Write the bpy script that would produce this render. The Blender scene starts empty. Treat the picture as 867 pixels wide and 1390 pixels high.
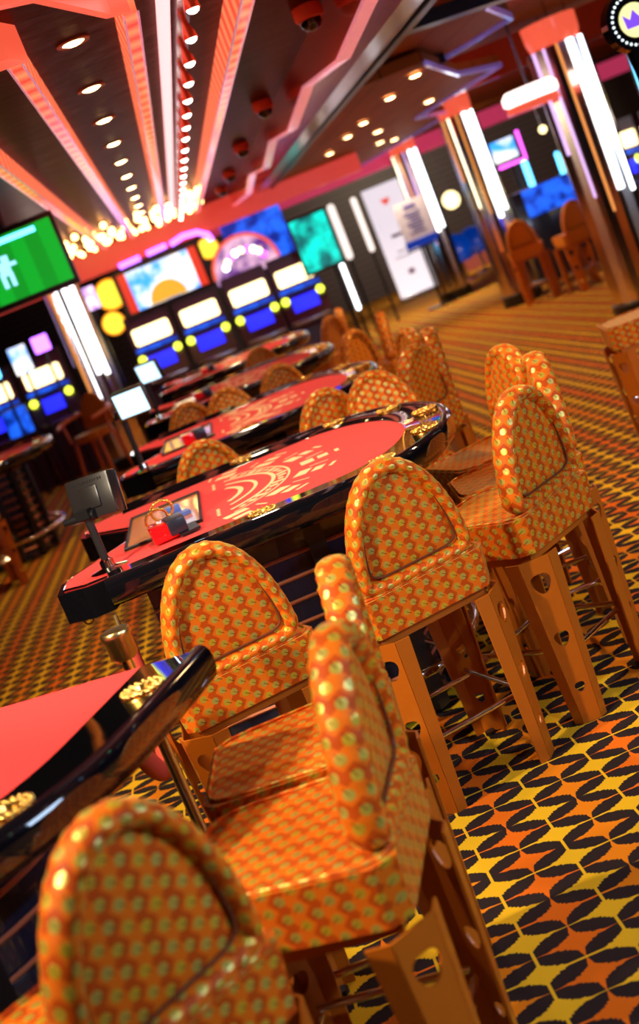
import bpy, bmesh, math, random
from mathutils import Vector, Matrix
from mathutils.geometry import tessellate_polygon
random.seed(7)
C = bpy.context.scene.collection
PI = math.pi; R = math.radians

# ------------------------------------------------------------------ camera
cam_d = bpy.data.cameras.new('camera'); cam = bpy.data.objects.new('camera', cam_d); C.objects.link(cam)
bpy.context.scene.camera = cam
roll, pitch, yaw = R(-21.991), R(9.300), R(2.771)
fw = Vector((math.sin(yaw)*math.cos(pitch), math.cos(yaw)*math.cos(pitch), -math.sin(pitch)))
rt = Vector((math.cos(yaw), -math.sin(yaw), 0)); up = rt.cross(fw)
r2 = rt*math.cos(roll) + up*math.sin(roll); u2 = -rt*math.sin(roll) + up*math.cos(roll)
M = Matrix((r2, u2, -fw)).transposed().to_4x4(); M.translation = (0, 0, 1.6)
cam.matrix_world = M
cam_d.sensor_fit = 'VERTICAL'; cam_d.sensor_height = 36.0
cam_d.lens = 1820.0/1390*36.0
cam_d.shift_y = -45.0/1390
cam_d.clip_start = 0.05; cam_d.clip_end = 100
cam_d.dof.use_dof = True; cam_d.dof.focus_distance = 3.75; cam_d.dof.aperture_fstop = 2.6*47.1/50
# ------------------------------------------------------------------ world, exposure
w = bpy.data.worlds.new('world'); bpy.context.scene.world = w; w.use_nodes = True
w.node_tree.nodes['Background'].inputs[0].default_value = (0.75, 0.42, 0.30, 1)
w.node_tree.nodes['Background'].inputs[1].default_value = 0.03
vs = bpy.context.scene.view_settings
vs.view_transform = 'Standard'; vs.look = 'None'; vs.gamma = 1; vs.use_curve_mapping = False; vs.exposure = 0.55
bpy.context.scene.cycles.use_denoising = True
bpy.context.scene.cycles.max_bounces = 6
bpy.context.scene.cycles.sample_clamp_indirect = 6
# ------------------------------------------------------------------ lamps of the room
def lamp(name, typ, loc, power, col, size=0.2, target=None, spot=None, blend=.6, sy=None):
    d = bpy.data.lights.new(name, typ); o = bpy.data.objects.new(name, d); C.objects.link(o)
    o.location = loc; d.energy = power; d.color = col
    if typ == 'AREA':
        d.size = size
        if sy: d.shape = 'RECTANGLE'; d.size_y = sy
    else: d.shadow_soft_size = size
    if spot: d.spot_size = R(spot); d.spot_blend = blend
    if target:
        o.rotation_euler = (Vector(target)-Vector(loc)).to_track_quat('-Z', 'Y').to_euler()
    return o
WARM = (1, .64, .28); WHITE = (1, .82, .56); COOL = (.55, .72, 1.0)
lamp('ceiling_spot', 'SPOT', (-2.0, 1.5, 2.4), 225, WHITE, .05, (0, 3.2, .8), 75)
lamp('ceiling_spot', 'SPOT', (-1.2, 2.9, 2.5), 120, WHITE, .05, (.3, 3.7, .7), 75)
lamp('ceiling_spot', 'SPOT', (1.5, .5, 2.4), 100, (.66, .78, 1), .06, (.5, 3.2, .8), 75)
lamp('ceiling_spot', 'SPOT', (1.5, 3.1, 2.5), 85, WARM, .06, (1.2, 3.1, .0), 95)
lamp('ceiling_spot', 'SPOT', (0.0, 4.7, 2.52), 60, (1, .76, .50), .06, (.05, 4.7, .9), 95)
lamp('ceiling_spot', 'SPOT', (-1.0, 2.3, 2.52), 50, (1, .76, .50), .06, (-.9, 2.6, .9), 95)
lamp('ceiling_spot', 'SPOT', (0.1, 7.2, 2.52), 60, (1, .76, .50), .06, (.15, 7.1, .9), 95)
lamp('ceiling_spot', 'SPOT', (0.2, 9.7, 2.52), 70, (1, .76, .50), .06, (.2, 9.6, .9), 95)
lamp('ceiling_spot', 'SPOT', (0.3, 12.4, 2.52), 70, (1, .76, .50), .06, (.3, 12.4, .9), 95)
lamp('ceiling_spot', 'SPOT', (2.2, 5.0, 2.4), 65, WARM, .06, (1.6, 4.7, 0), 110)
lamp('ceiling_spot', 'SPOT', (2.4, 8.4, 2.4), 100, WARM, .06, (2.2, 8.4, 0), 120)
lamp('ceiling_spot', 'SPOT', (2.6, 12.0, 2.4), 115, WARM, .06, (2.6, 12., 0), 125)
lamp('ceiling_spot', 'SPOT', (3.0, 16.0, 2.4), 160, WARM, .06, (3.2, 16., 0), 125)
lamp('ceiling_spot', 'SPOT', (3.6, 20.5, 2.4), 260, WHITE, .06, (3.8, 21., 0), 130)
lamp('ceiling_spot', 'SPOT', (5.5, 24.5, 2.7), 260, WHITE, .1, (5.6, 28.5, 1.0), 140)  # added lamp aimed to brighten the slatted back wall
lamp('ceiling_spot', 'SPOT', (-1.3, 6.3, 2.45), 60, WARM, .06, (-1.3, 6.5, 0), 110)
lamp('ceiling_spot', 'SPOT', (-1.6, 10.5, 2.45), 70, WARM, .06, (-1.6, 10.5, 0), 110)
lamp('cool_fill_lamp', 'AREA', (4.2, 1.2, 2.0), 60, COOL, 1.2, (.4, 3.2, .8))  # unseen area lamp added for the cool light on the stool backs

# ------------------------------------------------------------------ node helpers
class NT:
    def __init__(s, name):
        s.m = bpy.data.materials.new(name); s.m.use_nodes = True
        s.t = s.m.node_tree; s.n = s.t.nodes; s.l = s.t.links
        s.b = s.n['Principled BSDF']
    def put(s, i, v):
        if hasattr(v, 'node'): s.l.new(v, i)
        elif v is not None: i.default_value = v
    def f(s, op, a, b=None, c=None):
        n = s.n.new('ShaderNodeMath'); n.operation = op
        s.put(n.inputs[0], a); s.put(n.inputs[1], b); s.put(n.inputs[2], c)
        return n.outputs[0]
    def mix(s, fac, a, b):
        n = s.n.new('ShaderNodeMix'); n.data_type = 'RGBA'
        s.put(n.inputs[0], fac); s.put(n.inputs[6], a if hasattr(a, 'node') else (*a, 1)); s.put(n.inputs[7], b if hasattr(b, 'node') else (*b, 1))
        return n.outputs[2]
    def sep(s, v):
        n = s.n.new('ShaderNodeSeparateXYZ'); s.l.new(v, n.inputs[0]); return n.outputs
    def coord(s, k): 
        n = s.n.new('ShaderNodeTexCoord'); return n.outputs[k]
    def noise(s, scale, v=None, detail=2):
        n = s.n.new('ShaderNodeTexNoise'); n.inputs['Scale'].default_value = scale; n.inputs['Detail'].default_value = detail
        if v is not None: s.l.new(v, n.inputs['Vector'])
        return n.outputs['Fac']
    def bump(s, h, strength=.3, dist=.002):
        n = s.n.new('ShaderNodeBump'); n.inputs['Strength'].default_value = strength; n.inputs['Distance'].default_value = dist
        s.l.new(h, n.inputs['Height']); s.l.new(n.outputs[0], s.b.inputs['Normal'])
def mat(name, col, rough=.5, metal=0, coat=0, spec=None, emit=None, es=0, alpha=None, trans=0):
    k = NT(name); b = k.b
    b.inputs['Base Color'].default_value = (*col, 1); b.inputs['Roughness'].default_value = rough
    b.inputs['Metallic'].default_value = metal; b.inputs['Coat Weight'].default_value = coat
    b.inputs['Coat Roughness'].default_value = .04
    if spec is not None: b.inputs['Specular IOR Level'].default_value = spec
    if emit: b.inputs['Emission Color'].default_value = (*emit, 1); b.inputs['Emission Strength'].default_value = es
    if trans: b.inputs['Transmission Weight'].default_value = trans
    return k.m
def glow(name, col, s): return mat(name, (0.02, .02, .02), .4, emit=col, es=s)

def fabric():
    k = NT('disc_fabric'); uv = k.coord('UV'); x, y, _ = k.sep(uv)
    SX, SY = .0275, .0355
    u = k.f('DIVIDE', x, SX); ci = k.f('ROUND', u)
    odd = k.f('MODULO', k.f('ABSOLUTE', ci), 2.0)
    v = k.f('ADD', k.f('DIVIDE', y, SY), k.f('MULTIPLY', odd, .5))
    ri = k.f('ROUND', v)
    du = k.f('MULTIPLY', k.f('SUBTRACT', u, ci), SX); dv = k.f('MULTIPLY', k.f('SUBTRACT', v, ri), SY)
    r = k.f('SQRT', k.f('ADD', k.f('POWER', k.f('ABSOLUTE', du), 2.), k.f('POWER', k.f('ABSOLUTE', dv), 2.)))
    disc = k.f('LESS_THAN', r, .0094)
    # short dark pin running from each disc centre down to the right
    a = k.f('ADD', k.f('MULTIPLY', du, .82), k.f('MULTIPLY', dv, -.57)); b = k.f('ADD', k.f('MULTIPLY', du, .57), k.f('MULTIPLY', dv, .82))
    pin = k.f('MULTIPLY', k.f('LESS_THAN', k.f('ABSOLUTE', b), .0008), k.f('MULTIPLY', k.f('GREATER_THAN', a, -.001), k.f('LESS_THAN', a, .014)))
    # stepped zigzag bands behind the discs
    zz = k.f('PINGPONG', k.f('DIVIDE', y, SY*.5), 1.0)
    wv = k.f('ADD', u, k.f('MULTIPLY', zz, .55))
    band = k.f('LESS_THAN', k.f('FRACT', k.f('MULTIPLY', wv, .5)), .42)
    tone = k.f('FRACT', k.f('ADD', k.f('MULTIPLY', ci, .37), k.f('MULTIPLY', ri, .61)))
    ground = k.mix(band, (.78, .155, .005), (.54, .070, .003))
    dcol = k.mix(tone, (.68, .45, .018), (.52, .44, .08))
    c = k.mix(disc, ground, dcol); c = k.mix(pin, c, (.10, .02, .01))
    k.l.new(c, k.b.inputs['Base Color'])
    k.l.new(k.f('SUBTRACT', .52, k.f('MULTIPLY', disc, .16)), k.b.inputs['Roughness'])
    k.l.new(k.f('ADD', .15, k.f('MULTIPLY', disc, .75)), k.b.inputs['Specular IOR Level'])
    k.l.new(k.f('MULTIPLY', disc, .35), k.b.inputs['Metallic']); k.b.inputs['Sheen Weight'].default_value = .6; k.b.inputs['Sheen Roughness'].default_value = .35
    k.b.inputs['Sheen Tint'].default_value = (1, .72, .18, 1)
    k.bump(k.f('ADD', k.f('MULTIPLY', disc, .6), k.noise(260, uv)), .35, .0012)
    return k.m
def carpet():
    k = NT('star_carpet'); o = k.coord('Object'); x, y, _ = k.sep(o)
    A, B = .12648758*1.6, .08770563*1.6; X0, Y0 = .10754985*1.6, 2.07448091*1.6
    q = .0075
    xs = k.f('MULTIPLY', k.f('ROUND', k.f('DIVIDE', x, q)), q); ys = k.f('MULTIPLY', k.f('ROUND', k.f('DIVIDE', y, q)), q)
    xs = k.f('ADD', k.f('MULTIPLY', xs, .6), k.f('MULTIPLY', x, .4)); ys = k.f('ADD', k.f('MULTIPLY', ys, .6), k.f('MULTIPLY', y, .4))
    u = k.f('DIVIDE', k.f('SUBTRACT', xs, X0), A); v = k.f('DIVIDE', k.f('SUBTRACT', Y0, ys), B)
    def star(off):
        uu = k.f('ADD', u, off) if off else u; vv = k.f('ADD', v, off) if off else v
        iu = k.f('ROUND', uu); au = k.f('ABSOLUTE', k.f('SUBTRACT', uu, iu)); av = k.f('ABSOLUTE', k.f('SUBTRACT', vv, k.f('ROUND', vv)))
        lim = k.f('ADD', k.f('MULTIPLY', k.f('POWER', k.f('MAXIMUM', k.f('SUBTRACT', 1.0, k.f('MULTIPLY', au, 2.0)), 0.0), 2.9), .31), .012)
        return k.f('MAXIMUM', k.f('LESS_THAN', av, lim), k.f('LESS_THAN', k.f('ADD', au, k.f('MULTIPLY', av, .06)), .042)), iu
    s0, i0 = star(0); s1, i1 = star(.5)
    on = k.f('MAXIMUM', s0, s1)
    n = k.noise(1.1, o, 1)
    yel = k.mix(n, (.90, .50, .01), (.96, .58, .02)); 
    odd = k.f('MODULO', k.f('ABSOLUTE', i1), 2.0)
    org = k.mix(odd, (.90, .26, .006), (.88, .175, .006))
    col = k.mix(s0, org, yel)
    blk = k.mix(k.noise(300, o), (.020, .012, .014), (.035, .020, .018))
    col = k.mix(on, blk, col)
    k.l.new(col, k.b.inputs['Base Color']); k.b.inputs['Roughness'].default_value = .85
    k.b.inputs['Specular IOR Level'].default_value = .15
    k.bump(k.noise(500, o), .5, .003)
    return k.m
def felt():
    k = NT('red_felt'); o = k.coord('Object')
    k.l.new(k.mix(k.noise(90, o), (.72, .026, .028), (.80, .038, .040)), k.b.inputs['Base Color'])
    k.b.inputs['Roughness'].default_value = .9; k.b.inputs['Specular IOR Level'].default_value = .2
    k.b.inputs['Sheen Weight'].default_value = .25; k.b.inputs['Sheen Tint'].default_value = (1, .4, .3, 1)
    k.bump(k.noise(700, o), .3, .001)
    return k.m
def ribbed(name, c1, c2, s, freq=9):
    k = NT(name); x, y, z = k.sep(k.coord('Object'))
    f = k.f('PINGPONG', k.f('MULTIPLY', k.f('ADD', y, k.f('MULTIPLY', z, 1.2)), freq), 1.0)
    k.b.inputs['Base Color'].default_value = (.5, .12, .08, 1); k.b.inputs['Roughness'].default_value = .15
    k.l.new(k.mix(f, c1, c2), k.b.inputs['Emission Color']); k.b.inputs['Emission Strength'].default_value = s
    return k.m
def bronze():
    k = NT('bronze_ceiling'); o = k.coord('Object'); x, y, z = k.sep(o)
    line = k.f('LESS_THAN', k.f('FRACT', k.f('MULTIPLY', y, .9)), .018)
    c = k.mix(k.noise(3, o), (.045, .015, .008), (.12, .042, .022)); c = k.mix(line, c, (.02, .01, .01))
    k.l.new(c, k.b.inputs['Base Color']); k.b.inputs['Metallic'].default_value = .8
    k.b.inputs['Specular Tint'].default_value = (.42, .20, .12, 1); k.b.inputs['Roughness'].default_value = .36; k.bump(k.noise(6, o), .25, .02)
    return k.m
def woodceil():
    k = NT('copper_ceiling'); o = k.coord('Object'); x, y, z = k.sep(o)
    line = k.f('LESS_THAN', k.f('FRACT', k.f('MULTIPLY', x, 3.2)), .03)
    c = k.mix(k.noise(2, o), (.26, .066, .012), (.38, .105, .018)); c = k.mix(line, c, (.06, .02, .01))
    k.l.new(c, k.b.inputs['Base Color']); k.b.inputs['Metallic'].default_value = .1
    k.b.inputs['Roughness'].default_value = .6; k.b.inputs['Specular IOR Level'].default_value = .12; k.b.inputs['Specular Tint'].default_value = (1, .5, .25, 1)
    return k.m
def soccer():
    k = NT('football_screen'); u, v, _ = k.sep(k.coord('UV'))
    g = k.mix(k.f('LESS_THAN', k.f('FRACT', k.f('MULTIPLY', u, 5)), .5), (.0, .22, .010), (.0, .30, .015))
    k.b.inputs['Base Color'].default_value = (.01, .01, .01, 1); k.l.new(g, k.b.inputs['Emission Color']); k.b.inputs['Emission Strength'].default_value = 1.0
    return k.m
def cloudy(name, c1, c2, scale, s):
    k = NT(name); n = k.noise(scale, k.coord('Object'), 3)
    f = k.f('MINIMUM', k.f('MAXIMUM', k.f('MULTIPLY', k.f('SUBTRACT', n, .4), 5.0), 0.0), 1.0)
    k.l.new(k.mix(f, c1, c2), k.b.inputs['Emission Color']); k.b.inputs['Emission Strength'].default_value = s
    k.b.inputs['Base Color'].default_value = (.01, .01, .01, 1)
    return k.m
def blindwall():
    k = NT('slatted_wall'); x, y, z = k.sep(k.coord('Object'))
    f = k.f('LESS_THAN', k.f('FRACT', k.f('MULTIPLY', z, 8.)), .22)
    k.l.new(k.mix(f, (.085, .06, .065), (.02, .015, .018)), k.b.inputs['Base Color']); k.b.inputs['Roughness'].default_value = .5
    return k.m
FAB = fabric(); CARPET = carpet(); FELT = felt()
LACQ = mat('black_lacquer', (.004, .004, .006), .05, 0, .6, .5)
BLACK = mat('black_satin', (.010, .009, .010), .35)
NAVY = mat('dark_panel', (.010, .014, .035), .22, 0, .5)
COPPER = mat('copper_strip', (.85, .28, .14), .35, .6)
GOLD = mat('gold', (.95, .55, .12), .22, 1)
CHROME = mat('chrome', (.85, .83, .82), .10, 1)
LEG = mat('orange_brown_enamel', (.52, .125, .006), .36, .1, .15)
RUST = mat('rust_enamel', (.30, .09, .02), .4, .1)
CREAM = mat('cream_print', (.92, .66, .36), .8)
REDP = mat('red_acrylic', (.75, .008, .012), .08, 0, .6, emit=(.8, .0, .0), es=.12)
SLATE = mat('slate_plastic', (.018, .020, .035), .3)
PLAST = mat('dark_plastic', (.02, .017, .018), .3)
VENEER = mat('tan_veneer', (.66, .22, .05), .25, 0, .5)
CARD = mat('blue_white_cards', (.12, .20, .60), .3)
PIPE = mat('dark_piping', (.16, .035, .012), .5)
ROPE = mat('red_velvet', (.62, .06, .03), .7)
BRASS = mat('brushed_brass', (.75, .52, .20), .3, 1)
CORAL = ribbed('coral_light_glass', (.75, .035, .02), (1.0, .26, .10), .75)
CORALP = mat('coral_light_panel', (.5, .1, .06), .2, emit=(1, .12, .06), es=.55)
BRONZE = bronze(); COPC = woodceil()
REDMET = mat('red_metal', (.75, .09, .03), .16, .5)
STEEL = mat('brushed_steel', (.42, .42, .48), .22, 1)
MIRROR = mat('mirror_column', (.92, .82, .76), .16, 1)
DARK = mat('dark_wall', (.02, .012, .014), .6)
REDDK = mat('dark_red_cabinet', (.05, .008, .03), .3)
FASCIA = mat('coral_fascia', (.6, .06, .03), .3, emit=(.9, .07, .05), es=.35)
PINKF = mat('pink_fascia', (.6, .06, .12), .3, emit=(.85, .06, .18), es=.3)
BULB = glow('bulb_glow', (1, .55, .16), 9)
WBULB = glow('white_bulb', (1, .85, .72), 8)
DOWN = glow('downlight_glow', (1, .70, .30), 12)
TOP = glow('topper_glow', (1, .78, .36), 2.7)
YEL = glow('yellow_glow', (1, .75, .04), 1.2)
LIME = glow('lime_lamp', (.75, .9, .05), 2.2)
ORA = glow('orange_glow', (1, .28, .01), 1.1)
BLUE = glow('blue_screen', (.015, .02, 1), 1.3)
TEAL = cloudy('teal_screen', (0, .10, .10), (.0, .75, .60), 4, 1.1)
SKYS = cloudy('sky_screen', (.03, .30, .95), (1, .95, .9), 3.5, 1.3)
BLUEP = cloudy('blue_panel', (.0, .015, .22), (.01, .12, .9), 6, 1.0)
NEONP = glow('purple_neon', (.42, .12, 1), 3.2)
NEONM = glow('magenta_neon', (1, .10, .95), 2.2)
NEONW = glow('white_neon', (.90, .94, 1), 3.6)
NEONB = glow('blue_neon', (.10, .55, 1), 3.2)
STRIP = glow('violet_strip', (1, .50, .50), 1.1)
SOCC = soccer()
REDG = glow('red_glow', (1, .05, .02), .6)
PAPER = mat('white_print', (.80, .78, .86), .5, emit=(.85, .80, .9), es=.62)  # emission put into the material so the banner looks brightly lit
BLUEC = mat('blue_seat', (.0, .06, .5), .3, emit=(0, .08, .6), es=.12)
CYANPX = glow('pale_blue_picture', (.30, .70, 1), 1.2)
BLIND = blindwall()
MAROON = mat('maroon_plinth', (.35, .08, .07), .6)
PURPLEC = mat('purple_cushion', (.20, .02, .30), .6)

# ------------------------------------------------------------------ mesh helpers
def uvbox(bm, s=1.0):
    l = bm.loops.layers.uv.verify()
    for f in bm.faces:
        n = f.normal; ax, ay, az = abs(n.x), abs(n.y), abs(n.z)
        for lp in f.loops:
            c = lp.vert.co
            if az >= ax and az >= ay: lp[l].uv = (c.x*s, c.y*s)
            elif ay >= ax: lp[l].uv = (c.x*s, c.z*s)
            else: lp[l].uv = (c.y*s, c.z*s)
def obj(name, bm, m, parent=None, smooth=None, uv=True, loc=None):
    bmesh.ops.recalc_face_normals(bm, faces=bm.faces[:])
    bm.normal_update()
    if uv: uvbox(bm)
    me = bpy.data.meshes.new(name); bm.to_mesh(me); bm.free()
    o = bpy.data.objects.new(name, me); C.objects.link(o)
    for mm in (m if isinstance(m, (list, tuple)) else [m]): me.materials.append(mm)
    if smooth:
        me.polygons.foreach_set('use_smooth', [True]*len(me.polygons)); me.set_sharp_from_angle(angle=R(smooth))
    if parent: o.parent = parent
    if loc: o.location = loc
    return o
def BM(): return bmesh.new()
def box(bm, c, s, rz=0, M=None, bev=0, seg=2):
    r = bmesh.ops.create_cube(bm, size=1)
    vs = r['verts']
    bmesh.ops.scale(bm, vec=s, verts=vs)
    if bev:
        es = list({e for v in vs for e in v.link_edges})
        g = bmesh.ops.bevel(bm, geom=es, offset=bev, segments=seg, affect='EDGES', profile=.5)
        vs = list({v for f in g['faces'] for v in f.verts} | {v for v in vs if v.is_valid})
    mt = Matrix.Translation(c) @ Matrix.Rotation(rz, 4, 'Z')
    if M: mt = M @ mt
    bmesh.ops.transform(bm, matrix=mt, verts=vs)
    return vs
def cyl(bm, a, b, r, r2=None, n=16, caps=True):
    a, b = Vector(a), Vector(b); d = b-a
    g = bmesh.ops.create_cone(bm, cap_ends=caps, segments=n, radius1=r, radius2=r if r2 is None else r2, depth=d.length)
    q = Vector((0, 0, 1)).rotation_difference(d)
    bmesh.ops.transform(bm, matrix=Matrix.Translation((a+b)/2) @ q.to_matrix().to_4x4(), verts=g['verts'])
def sph(bm, c, r, u=14, v=8, s=(1, 1, 1)):
    g = bmesh.ops.create_uvsphere(bm, u_segments=u, v_segments=v, radius=r)
    bmesh.ops.transform(bm, matrix=Matrix.Translation(c) @ Matrix.Diagonal((*s, 1)), verts=g['verts'])
def tube(bm, pts, r, n=8, closed=False, rf=None):
    pts = [Vector(p) for p in pts]; N = len(pts); rings = []; up0 = None
    for i, p in enumerate(pts):
        if closed: t = pts[(i+1) % N]-pts[i-1]
        else: t = pts[min(i+1, N-1)]-pts[max(i-1, 0)]
        t.normalize()
        if up0 is None:
            up0 = Vector((0, 0, 1)) if abs(t.z) < .9 else Vector((0, 1, 0))
        a = up0 - t*up0.dot(t); a.normalize(); b = t.cross(a); up0 = a
        rr = rf(i) if rf else r
        rings.append([bm.verts.new(p + (a*math.cos(2*PI*k/n) + b*math.sin(2*PI*k/n))*rr) for k in range(n)])
    for i in range(N if closed else N-1):
        A, B = rings[i], rings[(i+1) % N]
        off = 0
        if closed and i == N-1:
            off = min(range(n), key=lambda o: (A[0].co-B[o].co).length)
        for k in range(n):
            bm.faces.new((A[k], A[(k+1) % n], B[(k+1+off) % n], B[(k+off) % n]))
    if not closed:
        bm.faces.new(rings[0][::-1]); bm.faces.new(rings[-1])
def prism(bm, outer, holes=(), z0=0, z1=1, M=None):
    loops = [[Vector((x, y, 0)) for x, y in outer]] + [[Vector((x, y, 0)) for x, y in h] for h in holes]
    tris = tessellate_polygon(loops); flat = [p for l in loops for p in l]
    lo = [bm.verts.new((p.x, p.y, z0)) for p in flat]; hi = [bm.verts.new((p.x, p.y, z1)) for p in flat]
    for t in tris:
        try: bm.faces.new([hi[i] for i in t]); bm.faces.new([lo[i] for i in reversed(t)])
        except ValueError: pass
    k = 0
    for l in loops:
        n = len(l)
        for i in range(n):
            a, b = k+i, k+(i+1) % n
            bm.faces.new((lo[a], lo[b], hi[b], hi[a]))
        k += n
    if M: bmesh.ops.transform(bm, matrix=M, verts=lo+hi)
def lathe(bm, prof, c=(0, 0, 0), n=20):
    rings = []
    for r, z in prof:
        if r < 1e-5: rings.append([bm.verts.new((c[0], c[1], c[2]+z))])
        else: rings.append([bm.verts.new((c[0]+r*math.cos(2*PI*k/n), c[1]+r*math.sin(2*PI*k/n), c[2]+z)) for k in range(n)])
    for A, B in zip(rings, rings[1:]):
        for k in range(n):
            f = []
            for v in (A[k % len(A)], A[(k+1) % len(A)], B[(k+1) % len(B)], B[k % len(B)]):
                if v not in f: f.append(v)
            if len(f) > 2: bm.faces.new(f)
def tag(o, label, cat=None, group=None, kind=None):
    if label: o['label'] = label
    if cat: o['category'] = cat
    if group: o['group'] = group
    if kind: o['kind'] = kind
    return o
def empty(name, loc, rz, label, cat, group=None):
    o = bpy.data.objects.new(name, None); C.objects.link(o); o.location = loc; o.rotation_euler = (0, 0, rz)
    o.empty_display_size = .1
    return tag(o, label, cat, group)
def struct(name, bm, m, smooth=None):
    return tag(obj(name, bm, m, smooth=smooth), None, kind='structure')
KIDS = {}
def copy_tree(o, parent=None):
    c = o.copy(); C.objects.link(c); c.parent = parent
    for ch in list(o.children): copy_tree(ch, c)
    return c
def dup(root, loc, rz, label, group=None):
    c = copy_tree(root); c.location = loc; c.rotation_euler = (root.rotation_euler[0], root.rotation_euler[1], rz); c['label'] = label
    if group: c['group'] = group
    return c

# ------------------------------------------------------------------ structure
bm = BM(); box(bm, (1.5, 12, -.05), (16, 34, .1)); struct('floor', bm, CARPET)
ZC = 2.58
bm = BM(); prism(bm, [(-6.5, -5), (1.14, -5), (1.14, 17.2), (-6.5, 17.2)], z0=ZC, z1=ZC+.1); struct('ceiling', bm, BRONZE)
bm = BM(); box(bm, (-6.55, 12, 1.5), (.1, 34, 3.2)); struct('wall_left', bm, DARK)
bm = BM(); box(bm, (9.55, 12, 1.5), (.1, 34, 3.2)); struct('wall_right', bm, DARK)
bm = BM(); box(bm, (1.5, 29.05, 1.5), (16.2, .1, 3.2)); struct('wall_back', bm, BLIND)
bm = BM(); box(bm, (5.2, 12, 2.90), (8.6, 34, .1)); struct('ceiling_right', bm, COPC)
bm = BM(); box(bm, (-2.7, 23, 2.75), (7.6, 11.6, .1)); struct('ceiling_back', bm, BRONZE)
# zigzag soffit between the bronze and copper ceilings
YZ = Matrix(((0, 0, 1, 0), (1, 0, 0, 0), (0, 1, 0, 0), (0, 0, 0, 1)))
zz = [(-1.0, 2.43), (1.2, 2.34), (2.6, 2.43), (4.1, 2.43), (5.0, 2.43), (5.32, 2.40), (6.37, 2.345), (7.7, 2.434), (9.09, 2.357), (10.43, 2.445), (11.68, 2.355), (13.19, 2.45), (14.48, 2.355), (17.2, 2.43)]
bm = BM(); prism(bm, zz+[(17.2, 2.60), (-1.0, 2.60)], z0=1.12, z1=1.16, M=YZ); struct('trim_1', bm, REDMET)
bm = BM(); box(bm, (1.30, 8.1, 2.60), (.30, 18.2, .05)); struct('trim_20', bm, REDMET)
def ribbon(bm, pts, w, z0, z1):
    L = []; Rr = []
    for i, p in enumerate(pts):
        a = Vector(pts[max(i-1, 0)]); b = Vector(pts[min(i+1, len(pts)-1)]); d = (b-a).normalized(); n = Vector((-d.y, d.x))
        L.append(tuple(Vector(p)+n*w/2)); Rr.append(tuple(Vector(p)-n*w/2))
    for i in range(len(pts)-1):
        prism(bm, [L[i], L[i+1], Rr[i+1], Rr[i]], z0=z0, z1=z1)
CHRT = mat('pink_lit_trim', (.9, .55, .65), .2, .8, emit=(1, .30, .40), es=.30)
VIOT = mat('violet_lit_trim', (.6, .55, .8), .2, .8, emit=(.35, .25, 1), es=.12)
bm = BM()
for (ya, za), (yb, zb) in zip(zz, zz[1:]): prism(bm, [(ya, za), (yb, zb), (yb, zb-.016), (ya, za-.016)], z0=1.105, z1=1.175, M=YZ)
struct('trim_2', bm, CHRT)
bm = BM(); box(bm, (1.52, 8, 2.52), (.16, 18.4, .14)); struct('trim_3', bm, STEEL)
bm = BM(); box(bm, (1.36, 8, 2.70), (.2, 18.4, .1)); struct('trim_4', bm, BLACK)
bm = BM(); box(bm, (1.645, 8, 2.46), (.05, 18.4, .05)); struct('trim_5', bm, BLACK)
# copper ceiling facets with lit zigzag edges
z2 = [(2.7, -1), (3.1, 5.8), (2.55, 7.3), (2.5, 8.6), (3.0, 9.8), (2.45, 11.6), (2.5, 12.8), (3.1, 14), (2.6, 16), (2.9, 18), (2.6, 22)]
bm = BM(); prism(bm, [(1.6, -1)]+z2+[(1.6, 22)], z0=2.58, z1=2.70); struct('trim_6', bm, COPC)
bm = BM(); ribbon(bm, z2, .025, 2.55, 2.60); struct('trim_7', bm, VIOT)
z3 = [(2.2, 9.4), (2.9, 11.4), (3.5, 12.2), (3.2, 15), (4.0, 16.5), (3.4, 22)]
bm = BM(); prism(bm, z3+[(1.6, 22), (1.6, 9.4)], z0=2.47, z1=2.55); struct('trim_8', bm, COPC)
bm = BM(); ribbon(bm, z3, .022, 2.44, 2.48); struct('trim_9', bm, VIOT)
for k, yy in enumerate((7.9, 10.3, 12.7, 15.3)):
    bm = BM(); box(bm, (2.1, yy, 2.54), (1.0, .16, .08), rz=.35); struct('trim_%d' % (10+k), bm, BLACK)
bm = BM(); box(bm, (5.6, 8.5, 2.66), (4.4, .12, .34), rz=-.12); struct('trim_14', bm, REDMET)
bm = BM(); box(bm, (5.6, 13.5, 2.62), (4.4, .12, .34), rz=-.05); struct('trim_15', bm, REDMET)
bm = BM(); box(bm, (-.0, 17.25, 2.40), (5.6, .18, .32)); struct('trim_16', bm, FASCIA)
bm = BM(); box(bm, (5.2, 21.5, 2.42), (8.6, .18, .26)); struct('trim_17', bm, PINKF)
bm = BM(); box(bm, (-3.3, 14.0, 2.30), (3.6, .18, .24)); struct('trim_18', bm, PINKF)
bm = BM(); box(bm, (7.2, 26.5, .22), (5.0, 1.0, .44)); struct('trim_19', bm, MAROON)

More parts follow.
